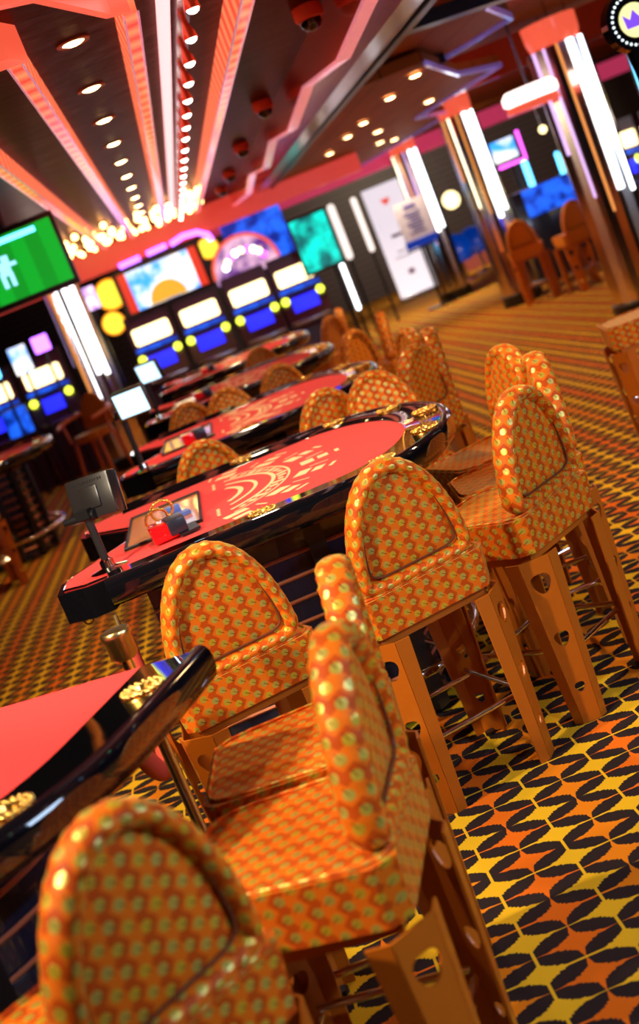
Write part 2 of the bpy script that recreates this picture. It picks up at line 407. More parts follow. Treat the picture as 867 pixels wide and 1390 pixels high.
# light ribs hanging from the bronze ceiling
def rib(x, y0, y1, label, front=None):
    t = empty('light_beam', (x, 0, 0), 0, label, 'ceiling beam', 'lit coral beams along the bronze ceiling')
    bm = BM(); prism(bm, [(-.034, 0), (.034, 0), (.022, -.105), (-.022, -.105)], z0=y0, z1=y1, M=Matrix.Translation((0, 0, ZC)) @ Matrix(((1, 0, 0, 0), (0, 0, 1, 0), (0, 1, 0, 0), (0, 0, 0, 1))))
    obj('glass_trough', bm, CORAL, t)
    for s in (-1, 1):
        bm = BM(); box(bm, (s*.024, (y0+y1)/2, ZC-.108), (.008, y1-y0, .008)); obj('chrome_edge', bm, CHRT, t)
    if front:
        bm = BM(); prism(bm, front, z0=2.462, z1=2.58); obj('front_panel', bm, CORALP, t)
    return t
rib(-.54, 4.2, 16.6, 'ribbed coral light beam nearest the football television')
rib(-.19, 4.45, 16.6, 'ribbed coral light beam joined to a wide pink panel, left of the round ceiling spots', [(-.9, 4.1), (.0, 4.30), (.05, 4.45), (-.9, 4.30)])
rib(.21, 4.4, 16.6, 'ribbed coral light beam between the round ceiling spots and the row of spotlights', [(-.5, 3.35), (-.40, 3.62), (-.24, 3.73), (-.06, 4.25), (.0, 4.30), (.0, 4.33), (-.08, 4.28), (-.26, 3.76), (-.42, 3.65), (-.5, 3.40)])
rib(.635, 3.2, 16.6, 'ribbed coral light beam between the spotlight row and the dome cameras')
t = empty('lighting_track', (0, 0, 0), 0, 'glowing pinkish track running beside the row of small spotlights', 'light track')
bm = BM(); box(bm, (.345, 9.8, 2.55), (.035, 13.6, .05)); obj('glowing_strip', bm, STRIP, t)
bm = BM(); box(bm, (.42, 9.8, 2.56), (.05, 13.6, .04)); obj('rail', bm, STEEL, t)
t = None
y = 4.65; k = 0; proto = None
while y < 16.4:
    if proto is None:
        proto = empty('spotlight', (.42, y, 2.54), 0, '', 'spotlight', 'small spotlights in a row on the ceiling track')
        bm = BM(); lathe(bm, [(.012, .0), (.014, -.02), (.024, -.045), (.029, -.075), (.026, -.075)], n=14); obj('housing', bm, REDMET, proto, 40)
        bm = BM(); sph(bm, (0, 0, -.074), .023, 12, 7, (1, 1, .7)); obj('bulb', bm, WBULB, proto, 60)
        o = proto
    else: o = dup(proto, (.42, y, 2.54), 0, '')
    o['label'] = 'small red-housed spotlight, one of the straight row on the glowing ceiling track'
    y += .52 if y < 8 else .62
# globe bulbs at the far end of the bronze ceiling
proto = None
for j in range(9):
    for i in range(11):
        x = -1.0+i*.165+random.uniform(-.05, .05); yy = 13.6+j*.38+random.uniform(-.1, .1)
        if abs(x-.42) < .06: x += .1
        if j < 4 and i % 2 != j % 2: continue
        if proto is None:
            bm = BM(); sph(bm, (0, 0, 0), .031, 10, 7); proto = o = obj('globe_bulb', bm, BULB, smooth=60); tag(o, None, 'light bulb', 'globe bulbs crowding the far end of the bronze ceiling')
        else: o = proto.copy(); C.objects.link(o)
        o.location = (x, yy, 2.545-random.uniform(0, .03)); o['label'] = 'round glowing bulb in the crowd of bulbs at the far end of the bronze ceiling'
# recessed downlights
def downlight(locs, label, group, sc=1):
    p = None
    for l in locs:
        if p is None:
            p = o = empty('downlight', l, 0, label, 'ceiling light', group)
            bm = BM(); lathe(bm, [(.042*sc, -.004), (.062*sc, -.006), (.064*sc, 0), (.04*sc, .001)], n=20); obj('trim_ring', bm, RUST, o, 40)
            bm = BM(); lathe(bm, [(0, -.012), (.025*sc, -.010), (.042*sc, -.002)], n=20); obj('lens', bm, DOWN, o, 60)
        else: dup(p, l, 0, label, group)
downlight([(.01, 5.03+1.05*i, ZC) for i in range(11)], 'round warm spot in the single file between the coral beams of the bronze ceiling', 'round spots between the coral beams')
downlight([(2.25, 8.4, 2.56), (2.22, 9.9, 2.45), (2.2, 10.95, 2.45), (2.2, 12.5, 2.45), (2.18, 13.5, 2.45), (2.17, 15, 2.45)], 'warm round spot in the line under the copper ceiling facets', 'round spots under the copper facets', 1.1)
downlight([(3.0, 13.2, 2.46), (2.7, 14.7, 2.46), (3.1, 17, 2.46), (2.3, 17.4, 2.46), (2.4, 18.6, 2.46), (2.9, 19.6, 2.46), (3.4, 17.6, 2.46)], 'warm spot among the scattered far spots over the banner and mirrored columns', 'scattered far spots over the banner', 1.3)
for nm, cl, cnt in (('white', (1, .85, .6), 0), ('blue', (.1, .45, 1), 1), ('green', (.2, 1, .45), 2)):  # coloured spots added overhead so the lacquered rails catch sparkles
    g_ = glow('added_spot_'+nm, cl, 7)
    k_ = 0
    for (x, yy) in [(2.0+.55*i, .4+.8*j) for i in range(5) for j in range(7)]:
        if (int(x*7)+int(yy*5)) % 3 != cnt or yy > 5.4: continue
        o = empty('downlight', (x, yy, 2.58 if x < 2.45 else 2.85), 0, 'small '+nm+' spot added overhead for sparkles in the table rails', 'ceiling light', 'small '+nm+' spots added overhead')
        bm = BM(); lathe(bm, [(0, -.012), (.03, -.010), (.045, -.001)], n=16); obj('lens', bm, g_, o, 60)
proto = None
for (x, yy), lb in zip([(1.02, 6.12), (1.0, 8.95), (.97, 11.3), (.96, 13.6), (.94, 15.4)], ['largest black dome camera in a coral housing, at the top edge of the picture', 'second dome camera along the zigzag soffit', 'third dome camera along the zigzag soffit', 'fourth dome camera, close to the far end of the zigzag soffit', 'smallest dome camera, at the far end of the zigzag soffit']):
    
    if proto is None:
        proto = o = empty('dome_camera', (x, yy, ZC), 0, lb, 'security camera', 'dome cameras along the zigzag soffit')
        bm = BM(); lathe(bm, [(0, 0), (.066, 0), (.070, -.025), (.066, -.060), (.053, -.065)], n=24); obj('housing', bm, CORALP if 0 else mat('coral_plastic', (.75, .12, .06), .4), o, 40)
        bm = BM(); lathe(bm, [(.053, -.063), (.050, -.085), (.036, -.104), (.016, -.113), (0, -.115)], n=24); obj('dome', bm, LACQ, o, 60)
    else: dup(proto, (x, yy, ZC), 0, lb)

# ------------------------------------------------------------------ bar stool
def arch(hw, h, n=40, e=1.85, z0=0, rc=.03):
    # rounded arch outline from bottom left over the top to bottom right, then the base
    pts = []
    for i in range(n+1):
        th = PI*(1-i/n); c, s = math.cos(th), math.sin(th)
        x = hw*math.copysign(abs(c)**(2/2.05), c); z = h*abs(s)**(2/e)
        pts.append((x, z0+z))
    pts[0] = (-hw+.004, z0+.004); pts[-1] = (hw-.004, z0+.004)
    m = 10
    for i in range(1, m): pts.append((hw-.012-(2*hw-.024)*i/m, z0-.006))
    return pts
def resample(pts, N):
    P = [Vector(p) for p in pts]; P.append(P[0]); L = [0]
    for a, b in zip(P, P[1:]): L.append(L[-1]+(b-a).length)
    out = []; j = 0
    for i in range(N):
        s = L[-1]*i/N
        while L[j+1] < s: j += 1
        t = (s-L[j])/max(1e-9, L[j+1]-L[j]); out.append(P[j].lerp(P[j+1], t))
    for _ in range(2): out = [(out[i-1]+out[i]*2+out[(i+1) % N])/4 for i in range(N)]
    return out
def dome(bm, outline, y, dy, rings=7, s0=1.0):
    # cushion face: outline (x,z) shrunk to its centre while bulging along y
    c = sum(outline, Vector((0, 0)))/len(outline); prev = None
    for k in range(rings+1):
        f = s0*math.cos(k/rings*PI/2) if k < rings else 0
        yy = y+dy*math.sin(k/rings*PI/2)
        if k == rings: cur = [bm.verts.new((c.x, yy, c.y))]
        else: cur = [bm.verts.new((c.x+(p.x-c.x)*f, yy, c.y+(p.y-c.y)*f)) for p in outline]
        if prev:
            n = len(prev)
            for i in range(n):
                if len(cur) == 1: bm.faces.new((prev[i], prev[(i+1) % n], cur[0]))
                else: bm.faces.new((prev[i], prev[(i+1) % n], cur[(i+1) % n], cur[i]))
        prev = cur
def roll_uv(o, per, n):
    me = o.data; uv = me.uv_layers[0].data
def make_stool(mlabel, cat='bar stool'):
    t = empty('bar_stool', (0, 0, 0), 0, mlabel, cat)
    # seat: thick box cushion, slightly narrower in front and at the bottom
    bm = BM(); o2 = [(-.185, -.21), (.185, -.21), (.215, -.17), (.182, .18), (.155, .21), (-.155, .21), (-.182, .18), (-.215, -.17)]
    prism(bm, o2, z0=.545, z1=.658)
    for v in bm.verts:
        if v.co.z < .6: v.co.x *= .95; v.co.y *= .95
    es = [e for e in bm.edges if len(e.link_faces) == 2 and e.calc_face_angle(0) > .3]
    bmesh.ops.bevel(bm, geom=es, offset=.016, segments=3, affect='EDGES', profile=.5)
    seat = obj('seat', bm, FAB, t, 35)
    bm = BM(); tube(bm, [(x*.955, y*.955, .661) for x, y in resample2(o2, 60)], .004, 6, True); obj('piping', bm, FAB, seat, 60)
    bm = BM(); prism(bm, [(-.17, -.17), (.17, -.17), (.17, .17), (-.17, .17)], z0=.515, z1=.548); obj('seat_frame', bm, LEG, t)
    # backrest
    HW, HH = .185, .320
    tilt = Matrix.Translation((0, -.168, .656)) @ Matrix.Rotation(R(5), 4, 'X')
    out = resample(arch(HW-.008, HH-.006, z0=.012), 90)
    bm = BM()
    dome(bm, out, .012, .018, 7, 1.0); dome(bm, out, -.012, .004, 3, 1.0)
    # rim of the core
    n = len(out)
    bmesh.ops.transform(bm, matrix=tilt, verts=bm.verts)
    back = obj('backrest', bm, FAB, t, 60)
    # gathered padded rim
    rim = resample(arch(HW-.022, HH-.02, z0=.026), 180)
    bm = BM(); l = bm.loops.layers.uv.verify(); n = len(rim); m = 14; rings = []
    rnd = random.Random(3); ph = [rnd.uniform(-.6, .6) for _ in range(n)]
    L = 0
    for i, p in enumerate(rim):
        d = (rim[(i+1) % n]-rim[i-1]).normalized(); nn = Vector((d.y, -d.x))
        curv = abs((rim[(i+3) % n]-rim[i]).angle(rim[i]-rim[i-3], 0)); pl = .0004+.0016*min(1, curv/.20)
        ring = []
        for k in range(m):
            a = 2*PI*k/m; rr = 1+0*a
            pleat = pl*math.sin(i*1.15+ph[i]*.8+.8*math.sin(a*2))
            ry = .038+pleat; rx = .0225+pleat*.6
            ring.append(bm.verts.new((p.x+nn.x*math.cos(a)*rx, math.sin(a)*ry-.002, p.y+nn.y*math.cos(a)*rx)))
        rings.append(ring)
    S = 0; seglen = [(rim[(i+1) % n]-rim[i]).length for i in range(n)]
    for i in range(n):
        A, B = rings[i], rings[(i+1) % n]
        for k in range(m):
            f = bm.faces.new((A[k], A[(k+1) % m], B[(k+1) % m], B[k]))
            for lp, (ii, kk) in zip(f.loops, ((0, k), (0, k+1), (1, k+1), (1, k))):
                lp[l].uv = (S+ii*seglen[i], kk*.0135)
        S += seglen[i]
    bmesh.ops.transform(bm, matrix=tilt, verts=bm.verts)
    obj('padded_rim', bm, FAB, back, 60, uv=False)
    pin = resample(arch(HW-.046, HH-.048, z0=.052), 90)
    bm = BM(); tube(bm, [(p.x, -.021, p.y) for p in pin], .0036, 6, True); bmesh.ops.transform(bm, matrix=tilt, verts=bm.verts); obj('piping', bm, PIPE, back, 60)
    bm = BM(); dome(bm, resample(arch(HW-.040, HH-.04, z0=.046), 80), -.012, -.006, 5); bmesh.ops.transform(bm, matrix=tilt, verts=bm.verts); obj('inset_panel', bm, FAB, back, 60)
    # legs: folded plate with guitar-pick cut-outs through the centre face
    def pick(cx, cz, s):
        pts = []
        for i in range(18):
            a = 2*PI*i/18; r = s*.5*(1+.10*math.cos(3*(a-PI/2+PI)))
            pts.append((cx+r*math.cos(a)*1.02, cz+r*math.sin(a)*1.08))
        return pts
    Hh = .53
    for sx in (-1, 1):
        for sy in (-1, 1):
            bm = BM(); a = math.atan2(sy, sx)
            T = Matrix.Translation((sx*.178, sy*.178, 0)) @ Matrix.Rotation(a+PI/2, 4, 'Z') @ Matrix.Rotation(R(1.6), 4, 'X') @ Matrix(((1, 0, 0, 0), (0, 0, -1, 0), (0, 1, 0, 0), (0, 0, 0, 1)))
            wt, wb = .047, .0275
            prism(bm, [(-wb, 0), (wb, 0), (wt, Hh), (-wt, Hh)], [pick(0, .455, .058)[::-1], pick(0, .275, .044)[::-1], pick(0, .115, .030)[::-1]], -.003, .003, T)
            for s in (-1, 1):
                v = []
                for (xx, zz, dd) in ((wb, 0, .030), (wt, Hh, .045)):
                    for th in (-.003, .003):
                        p0 = T @ Vector((s*xx, zz, th)); p1 = T @ Vector((s*(xx+dd*.30), zz, -abs(dd) if False else 0))
                        # flange turns back towards the stool centre
                        inward = Vector((-sx, 0, 0)) if (s*sx*sy > 0) else Vector((0, -sy, 0))
                        nrm = Vector((0, sy, 0)) if (s*sx*sy > 0) else Vector((sx, 0, 0))
                        base = T @ Vector((s*xx, zz, 0))
                        v.append((base+nrm*th, base+inward*dd+nrm*th))
                (a0, a1), (b0, b1), (c0, c1), (d0, d1) = v
                P = [bm.verts.new(q) for q in (a0, a1, b0, b1, c0, c1, d0, d1)]
                for f in ((0, 1, 5, 4), (2, 6, 7, 3), (0, 4, 6, 2), (1, 3, 7, 5), (4, 5, 7, 6), (0, 2, 3, 1)):
                    bm.faces.new([P[i] for i in f])
            lg = obj('leg', bm, LEG, t)
            bm = BM(); cyl(bm, (sx*.160, sy*.160, 0), (sx*.160, sy*.160, .012), .016, n=12); obj('foot_glide', bm, BLACK, lg)
    for a, b in (((-.16, -.16), (.16, -.16)), ((.16, -.16), (.16, .16)), ((.16, .16), (-.16, .16)), ((-.16, .16), (-.16, -.16))):
        bm = BM(); z = .205 if a[1] == b[1] else .225
        cyl(bm, (*a, z), (*b, z), .0085, n=12); obj('foot_rail', bm, CHROME, t, 40)
    return t
def resample2(pts, N): return [(p.x, p.y) for p in resample(pts, N)]
SG = 'patterned orange bar stools around the red gaming tables'
stool0 = None
def stool(x, y, deg, label, group=SG, sc=1):
    global stool0
    if stool0 is None:
        stool0 = o = make_stool(label); o['group'] = group; o.location = (x, y, 0); o.rotation_euler = (0, 0, R(deg))
    else: o = dup(stool0, (x, y, 0), R(deg), label, group)
    return o
stool(-.248, 3.63, 14, 'stool right of the red rope, its outer back facing us')
stool(.28, 3.76, 16, 'stool with arched outer back facing us, in the very centre of the picture')
stool(.68, 4.0, 42, 'stool whose grey-lit narrow back stands in front of two more backs, right')
stool(.83, 4.42, 86, 'thin stool back edge peeking out right behind the narrow grey-lit back')
stool(.86, 4.88, 106, 'stool at the tip of the large table, plain inner back turned to us')
stool(.64, 5.66, 176, 'stool beyond the large table, only its rounded orange top above the rail near the tip')
stool(-.505, 1.935, 42, 'closest stool at the bottom left, big blurred back with grey discs')
stool(-.165, 2.26, 74, 'stool in front with wide bright seat and steeply turned grey-lit back, bottom centre')
stool(-.11, 2.70, 84, 'stool hidden behind the bottom centre stool, only its rounded back top showing')
# second table
stool(-.20, 6.05, 14, 'stool with an olive arched back just behind the large table, left of its layout arcs')
stool(.38, 6.12, 16, 'stool with grey-lit arched back just behind the large table, near its tip')
stool(.80, 6.38, 42, 'stool with grey middle back in the trio beyond the tip of the large table')
stool(.93, 6.83, 86, 'stool with thin right back in the trio beyond the tip of the large table')
stool(.90, 7.22, 106, 'stool with plain dark orange back, left in the trio beyond the large table')
stool(.05, 8.05, 180, 'olive stool top showing behind the second table, left of another')
# third table
stool(-.25, 8.52, 14, 'stool behind the second table, double-rimmed arch at its monitor end')
stool(.36, 8.64, 16, 'stool behind the second table, arched back near the table tip')
stool(.84, 8.9, 42, 'grey-lit stool back just right of the third table tip')
stool(1.08, 9.4, 80, 'narrow stool back right of the grey-lit one by the third table tip')
# fourth table
stool(.4, 11.2, 14, 'small blurred stool arch behind the third table')
stool(.98, 11.5, 50, 'left of the small blurred dark orange stool backs by the fourth table tip')
stool(1.1, 12.0, 85, 'right of the small blurred dark orange stool backs by the fourth table tip')
# others
stool(2.17, 6.72, 80, 'stool at the right edge of the picture, only its seat and front legs in view', 'stools apart from the gaming tables')
stool(4.02, 15.6, -20, 'leftmost of the bar stools between the mirrored columns', 'stools apart from the gaming tables')
stool(4.42, 15.0, 10, 'middle of the bar stools between the mirrored columns', 'stools apart from the gaming tables')
stool(4.72, 14.2, 60, 'rightmost of the bar stools between the mirrored columns', 'stools apart from the gaming tables')
stool(-2.15, 10.6, -70, 'dark stool at the left edge beside the slatted table base', 'stools apart from the gaming tables')

# ------------------------------------------------------------------ gaming table
ZF = .90
def make_table(label, wings=True, xs=.25, nose=.745, hw=.76, layout=True, tray=True, xend=-.52):
    t = empty('gaming_table', (0, 0, 0), 0, label, 'gaming table', 'red felt gaming tables in a row')
    pts = [(xend, -hw)]; n0 = 6
    for i in range(1, n0): pts.append((xend+(xs-xend)*i/n0, -hw))
    for i in range(33):
        a = -PI/2+PI*i/32; pts.append((xs+(nose-xs)*math.cos(a), hw*math.sin(a)))
    for i in range(n0-1, -1, -1): pts.append((xend+(xs-xend)*i/n0, hw))
    P = [Vector(p) for p in pts]; N = []
    for i, p in enumerate(P):
        d = (P[min(i+1, len(P)-1)]-P[max(i-1, 0)]).normalized(); N.append(Vector((d.y, -d.x)))
    def off(d): return [(p.x-n.x*d, p.y-n.y*d) for p, n in zip(P, N)]
    # lacquered rail: flat track inside, raised bullnose outside
    prof = [(.175, .900), (.172, .9035), (.042, .9035), (.038, .906), (.033, .911), (.026, .914), (.017, .913), (.008, .907), (.002, .897), (0, .884), (.001, .862), (.007, .844), (.022, .830), (.10, .820), (.175, .822)]
    bm = BM(); rings = []
    for i in range(len(P)): rings.append([bm.verts.new((P[i].x-N[i].x*d, P[i].y-N[i].y*d, z)) for d, z in prof])
    m = len(prof)
    for a, b in zip(rings, rings[1:]):
        for k in range(m): bm.faces.new((a[k], b[k], b[(k+1) % m], a[(k+1) % m]))
    bm.faces.new(rings[0]); bm.faces.new(rings[-1][::-1])
    obj('armrest_rail', bm, LACQ, t, 50)
    inner = off(.165)
    if wings:
        w = [(xend-.01, hw-.10), (-.60, hw-.10), (-.69, hw-.17), (-.69, .42), (-.655, .36), (-.49, .12), (-.49, -.10), (-.655, -.36), (-.69, -.42), (-.69, -hw+.17), (-.60, -hw+.10), (xend-.01, -hw+.10)]
    else:
        w = [(xend-.012, hw-.02), (xend-.012, -hw+.02)]
    inner2 = [(x, y) for x, y in inner]
    slab = ([(x, y) for x, y in off(.150)] + w) if wings else (off(.150)+w)
    bm = BM(); prism(bm, slab, z0=.800 if wings else .84, z1=ZF-.004); obj('tabletop', bm, LACQ, t)
    def shrink(q, c, f): return [(c[0]+(x-c[0])*f, c[1]+(y-c[1])*f) for x, y in q]
    w2 = [(x+.022 if x < -.5 else x+.02, y-.022*(1 if y > 0 else -1) if abs(y) > .5 else y) for x, y in w] if wings else w
    if wings:
        w2 = [(xend-.0, hw-.125), (-.59, hw-.125), (-.668, hw-.185), (-.668, .435), (-.64, .375), (-.465, .14), (-.465, -.12), (-.64, -.375), (-.668, -.435), (-.668, -hw+.185), (-.59, -hw+.125), (xend-.0, -hw+.125)]
    bm = BM(); prism(bm, inner+w2, z0=ZF-.005, z1=ZF); obj('felt', bm, FELT, t)
    if wings:
        bm = BM(); edge = [(x, y, ZF+.001) for x, y in w2]; tube(bm, edge, .004, 6); obj('edge_trim', bm, CHROME, t, 50)
    # brass filigree cups sunk in the rail track
    def cup(px, py):
        bm = BM(); lathe(bm, [(0, .004), (.020, .004), (.023, .012), (.034, .012), (.039, .004), (.046, .004), (.048, .0)], (px, py, ZF+.003), 24)
        for r_, nb, sz in ((.0425, 18, .0066), (.029, 12, .006)):
            for q in range(nb):
                a = 2*PI*q/nb; sph(bm, (px+r_*math.cos(a), py+r_*math.sin(a), ZF+.013), sz, 6, 4)
        obj('brass_cup', bm, GOLD, t, 50)
    Lp = off(.078)
    idx = [4, 10, 16, 22, 28, 34, 40] if wings else [len(Lp)-4, len(Lp)-11, len(Lp)-18]
    for i in idx: cup(*Lp[i])
    # base body: slatted black panels with copper lines
    q = off(.33); body = [(x, y) for x, y in q if True]; body = [(max(x, -.45), y) for x, y in body]
    bm = BM(); prism(bm, body, z0=.02, z1=.82); b = obj('base', bm, NAVY, t, 30)
    z = .10
    bm = BM()
    while z < .8:
        qq = off(.324); qq = [(max(x, -.45), y) for x, y in qq]
        tube(bm, [(x, y, z) for x, y in qq], .0065, 4); z += .075
    obj('copper_line', bm, COPPER, b)
    for i in (5, 12, 19, 26, 33):
        x, y = off(.315)[i]; bm = BM(); box(bm, (x, y, .42), (.06, .05, .80), rz=math.atan2(N[i].y, N[i].x)+PI/2); obj('post', bm, BLACK, b)
    # chrome foot rail with brackets
    bm = BM(); fr = [(x, y, .20) for x, y in off(.18)][2:-2]; tube(bm, fr, .016, 10)
    for i in (5, 13, 19, 25, 33):
        a = off(.18)[i]; c = off(.33)[i]; e = off(.30)[i]
        tube(bm, [(*a, .20), (*e, .25), (e[0]*.5+c[0]*.5, e[1]*.5+c[1]*.5, .33), (*c, .40)], .011, 8)
    obj('foot_rail', bm, CHROME, t, 50)
    if tray:
        bm = BM(); prism(bm, [(-.468, -.33), (-.20, -.36), (-.20, .30), (-.468, .30)], z0=ZF, z1=ZF+.006); tr = obj('chip_tray', bm, VENEER, t)
        bm = BM(); tube(bm, [(-.468, -.33, ZF+.008), (-.20, -.36, ZF+.008), (-.20, .30, ZF+.008), (-.468, .30, ZF+.008)], .006, 6, True); obj('tray_rim', bm, BLACK, tr, 50)
    if layout:
        bm = BM(); rr = random.Random(5)
        def patch(cx, cy, sx, sy, a):
            v = [bm.verts.new((cx+dx*sx*math.cos(a)-dy*sy*math.sin(a), cy+dx*sx*math.sin(a)+dy*sy*math.cos(a), ZF+.0006)) for dx, dy in ((-.5, -.5), (.5, -.5), (.5, .5), (-.5, .5))]
            bm.faces.new(v)
        def arc(cx, r0, r1, a0, a1, n=30):
            va = []
            for i in range(n+1):
                a = a0+(a1-a0)*i/n
                va.append((bm.verts.new((cx+r0*math.cos(a), r0*math.sin(a)*1.25, ZF+.0006)), bm.verts.new((cx+r1*math.cos(a), r1*math.sin(a)*1.25, ZF+.0006))))
            for (a, b), (c, d) in zip(va, va[1:]): bm.faces.new((a, b, d, c))
        arc(-.22, .292, .308, -1.15, 1.15); arc(-.22, .355, .364, -1.2, 1.2); arc(-.22, .225, .240, -1.0, 1.0); arc(-.22, .165, .185, -.8, .8)
        # lettering-like blocks set along the arcs, betting boxes for every seat
        for k in range(17):
            a = -1.05+k*2.1/16; h = .020+.012*((k*7) % 3)
            patch(-.22+.331*math.cos(a), .331*math.sin(a)*1.25, h, .030, a+.35)
        for k in range(7):
            a = -1.25+k*2.5/6; ca, sa = math.cos(a), math.sin(a)
            for r_, l_, w_ in ((.43, .050, .085), (.50, .040, .065), (.555, .016, .06)):
                patch(-.22+r_*ca*(1 if r_ < .5 else .98), r_*sa*1.12, l_, w_, a)
            patch(-.22+.475*math.cos(a+.17), .475*math.sin(a+.17)*1.12, .07, .010, a+.17)
        for k in range(5):
            patch(-.14, -.36+.03*k, .012, .022, .3); patch(-.14, .36-.03*k, .012, .022, -.3)
        obj('printed_layout', bm, CREAM, t)
    return t
tb = make_table('largest red gaming table in the middle, layout of cream arcs and boxes, black lacquer rail')
tb.location = (0, 4.72, 0)
tc = dup(tb, (.11, 7.10, 0), R(-1), 'second red table, directly behind the largest, with a bright monitor at its left end')
td = dup(tb, (.17, 9.62, 0), 0, 'third red table in the row, counting from the largest')
te = dup(tb, (.25, 12.2, 0), 0, 'fourth and farthest red table in the row, in front of the slot machines')
ta = make_table('red table cut off at the left edge, glossy black rail curving round its plain felt', wings=False, xs=-.15, nose=.65, layout=False, tray=False)
ta.location = (-1.12, 2.60, 0); ta.rotation_euler = (0, 0, R(-113.6))
tf = dup(tb, (-2.22, 12.0, 0), R(5), 'small blurred table at the left edge beside a wooden armchair'); tf['group'] = 'tables apart from the row'

# cards, shoes and monitors lying on the tables
def shoe(x, y, rz, label):
    t = empty('card_shoe', (x, y, ZF+.007), rz, label, 'card shoe', 'red card shoes on the table trays')
    bm = BM(); box(bm, (0, 0, .026), (.085, .13, .052), bev=.005); obj('red_body', bm, REDP, t, 40)
    bm = BM(); box(bm, (.045, -.02, .034), (.06, .12, .05), bev=.004); obj('dark_lid', bm, SLATE, t, 40)
    bm = BM(); box(bm, (.075, -.02, .004), (.07, .14, .008)); obj('front_plate', bm, BLACK, t)
    return t
s0 = shoe(-.325, 4.30, R(8), 'red acrylic card shoe with dark lid on the largest table')
dup(s0, (-.20, 6.80, ZF+.007), R(8), 'red card shoe with blue-grey lid on the second table')
dup(s0, (-.10, 9.35, ZF+.007), R(8), 'blurred red card shoe on the third table')
dup(s0, (0, 12.0, ZF+.007), R(8), 'blurred red card shoe on the fourth table')
def ring(x, y, label, rz):
    t = empty('chip_ring', (x, y, ZF+.015), rz, label, 'gold ring', 'beaded gold rings on the chip tray')
    bm = BM(); pts = [(.038*math.cos(2*PI*k/26), -.02*math.sin(2*PI*k/26), .045+.036*math.sin(2*PI*k/26)) for k in range(26)]
    tube(bm, pts, .004, 6, True)
    for p in pts: sph(bm, p, .0062, 6, 4)
    obj('beaded_hoop', bm, GOLD, t, 60)
    bm = BM(); lathe(bm, [(0, 0), (.03, 0), (.028, .008), (0, .010)]); obj('foot', bm, GOLD, t, 40)
ring(-.335, 4.40, 'beaded gold ring standing right behind the red card shoe', R(10)); ring(-.32, 4.56, 'beaded gold ring in front of the blue card pack', R(10))
t = empty('card_pack', (-.29, 4.66, ZF+.008), R(12), 'small pack of blue and white cards on the tan tray', 'card pack')
bm = BM(); box(bm, (0, .02, .018), (.055, .04, .036), bev=.003); obj('cards', bm, CARD, t, 40)
bm = BM(); box(bm, (.02, -.04, .006), (.05, .06, .012)); obj('loose_card', bm, CARD, t)
def monitor(x, y, z0, rz, tilt, label, h=.185, dx=.03):
    t = empty('table_monitor', (x, y, z0), rz, label, 'monitor', 'small monitors on poles at the table ends')
    bm = BM(); lathe(bm, [(0, 0), (.060, 0), (.062, .006), (.03, .012), (.024, .014), (.022, .035), (.016, .04)], n=20); obj('base_flange', bm, CHROME, t, 40)
    bm = BM(); cyl(bm, (0, 0, .03), (-.0, 0, h), .013, n=14); obj('pole', bm, PLAST, t, 40)
    bm = BM(); cyl(bm, (-.055, 0, h), (.035, 0, h), .017, n=12); box(bm, (0, 0, h+.01), (.05, .05, .03)); cyl(bm, (-.085, 0, h), (-.055, 0, h), .012, n=10); obj('bracket', bm, BLACK, t, 40)
    Mt = Matrix.Translation((dx, .045, h+.045)) @ Matrix.Rotation(tilt, 4, 'X')
    bm = BM(); box(bm, (0, -.005, 0), (.165, .050, .135), bev=.006); box(bm, (0, -.022, 0), (.07, .03, .07), bev=.004)
    for k in range(12): box(bm, (-.055+k*.010, -.031, .050), (.004, .002, .008))
    bmesh.ops.transform(bm, matrix=Mt, verts=bm.verts); s = obj('screen_housing', bm, PLAST, t, 40)
    bm = BM(); box(bm, (0, .019, 0), (.152, .003, .120)); bmesh.ops.transform(bm, matrix=Mt, verts=bm.verts); obj('screen', bm, SCR, s)
    bm = BM(); box(bm, (0, .0205, .062), (.168, .004, .006)); box(bm, (0, .0205, -.065), (.168, .004, .006)); box(bm, (.082, .0205, 0), (.006, .004, .134)); box(bm, (-.082, .0205, 0), (.006, .004, .134)); bmesh.ops.transform(bm, matrix=Mt, verts=bm.verts); obj('bezel', bm, CHROME, s)
    return t
SCR = glow('lit_screen', (.50, .80, 1), 1.5)
m1 = monitor(-.515, 4.18, ZF, R(-28), R(-12), 'small black monitor on a pole, its back to us, on the largest table')
m2 = monitor(-.455, 6.5, ZF, R(165), R(-10), 'small monitor with bright pale screen facing us at the end of the second table', .29, -.09)
m3 = dup(m2, (-.40, 9.0, ZF), R(150), 'small monitor on its pole at the end of the third table')

# rope and barrier post
t = empty('barrier_post', (-.43, 3.10, -.0), 0, 'brass barrier post with round cap between the two nearest tables', 'barrier post')
bm = BM(); cyl(bm, (0, 0, .02), (0, 0, .88), .0145, n=20); obj('post', bm, CHROME, t, 40)
bm = BM(); lathe(bm, [(0, 0), (.15, 0), (.15, .012), (.05, .03), (.02, .05), (0, .05)], n=28); obj('weighted_base', bm, BRASS, t, 40)
bm = BM(); lathe(bm, [(0, .872), (.026, .872), (.034, .882), (.034, .925), (.037, .930), (.037, .942), (.034, .946), (0, .948)], n=28); obj('cap', bm, BRASS, t, 40)
t = empty('velvet_rope', (-.53, 3.96, 0), 0, 'red velvet rope hanging from the corner of the largest table', 'rope')
def bez(a, b, c, d, n=16): return [Vector(a)*(1-s)**3+3*Vector(b)*s*(1-s)**2+3*Vector(c)*s*s*(1-s)+Vector(d)*s**3 for s in [i/n for i in range(n+1)]]
pts = bez((0, 0, .74), (.005, -.06, .40), (.02, -.45, .22), (.0, -.82, .80), 30)
bm = BM(); tube(bm, pts, .022, 12, rf=lambda i: .027); obj('rope', bm, ROPE, t, 60)
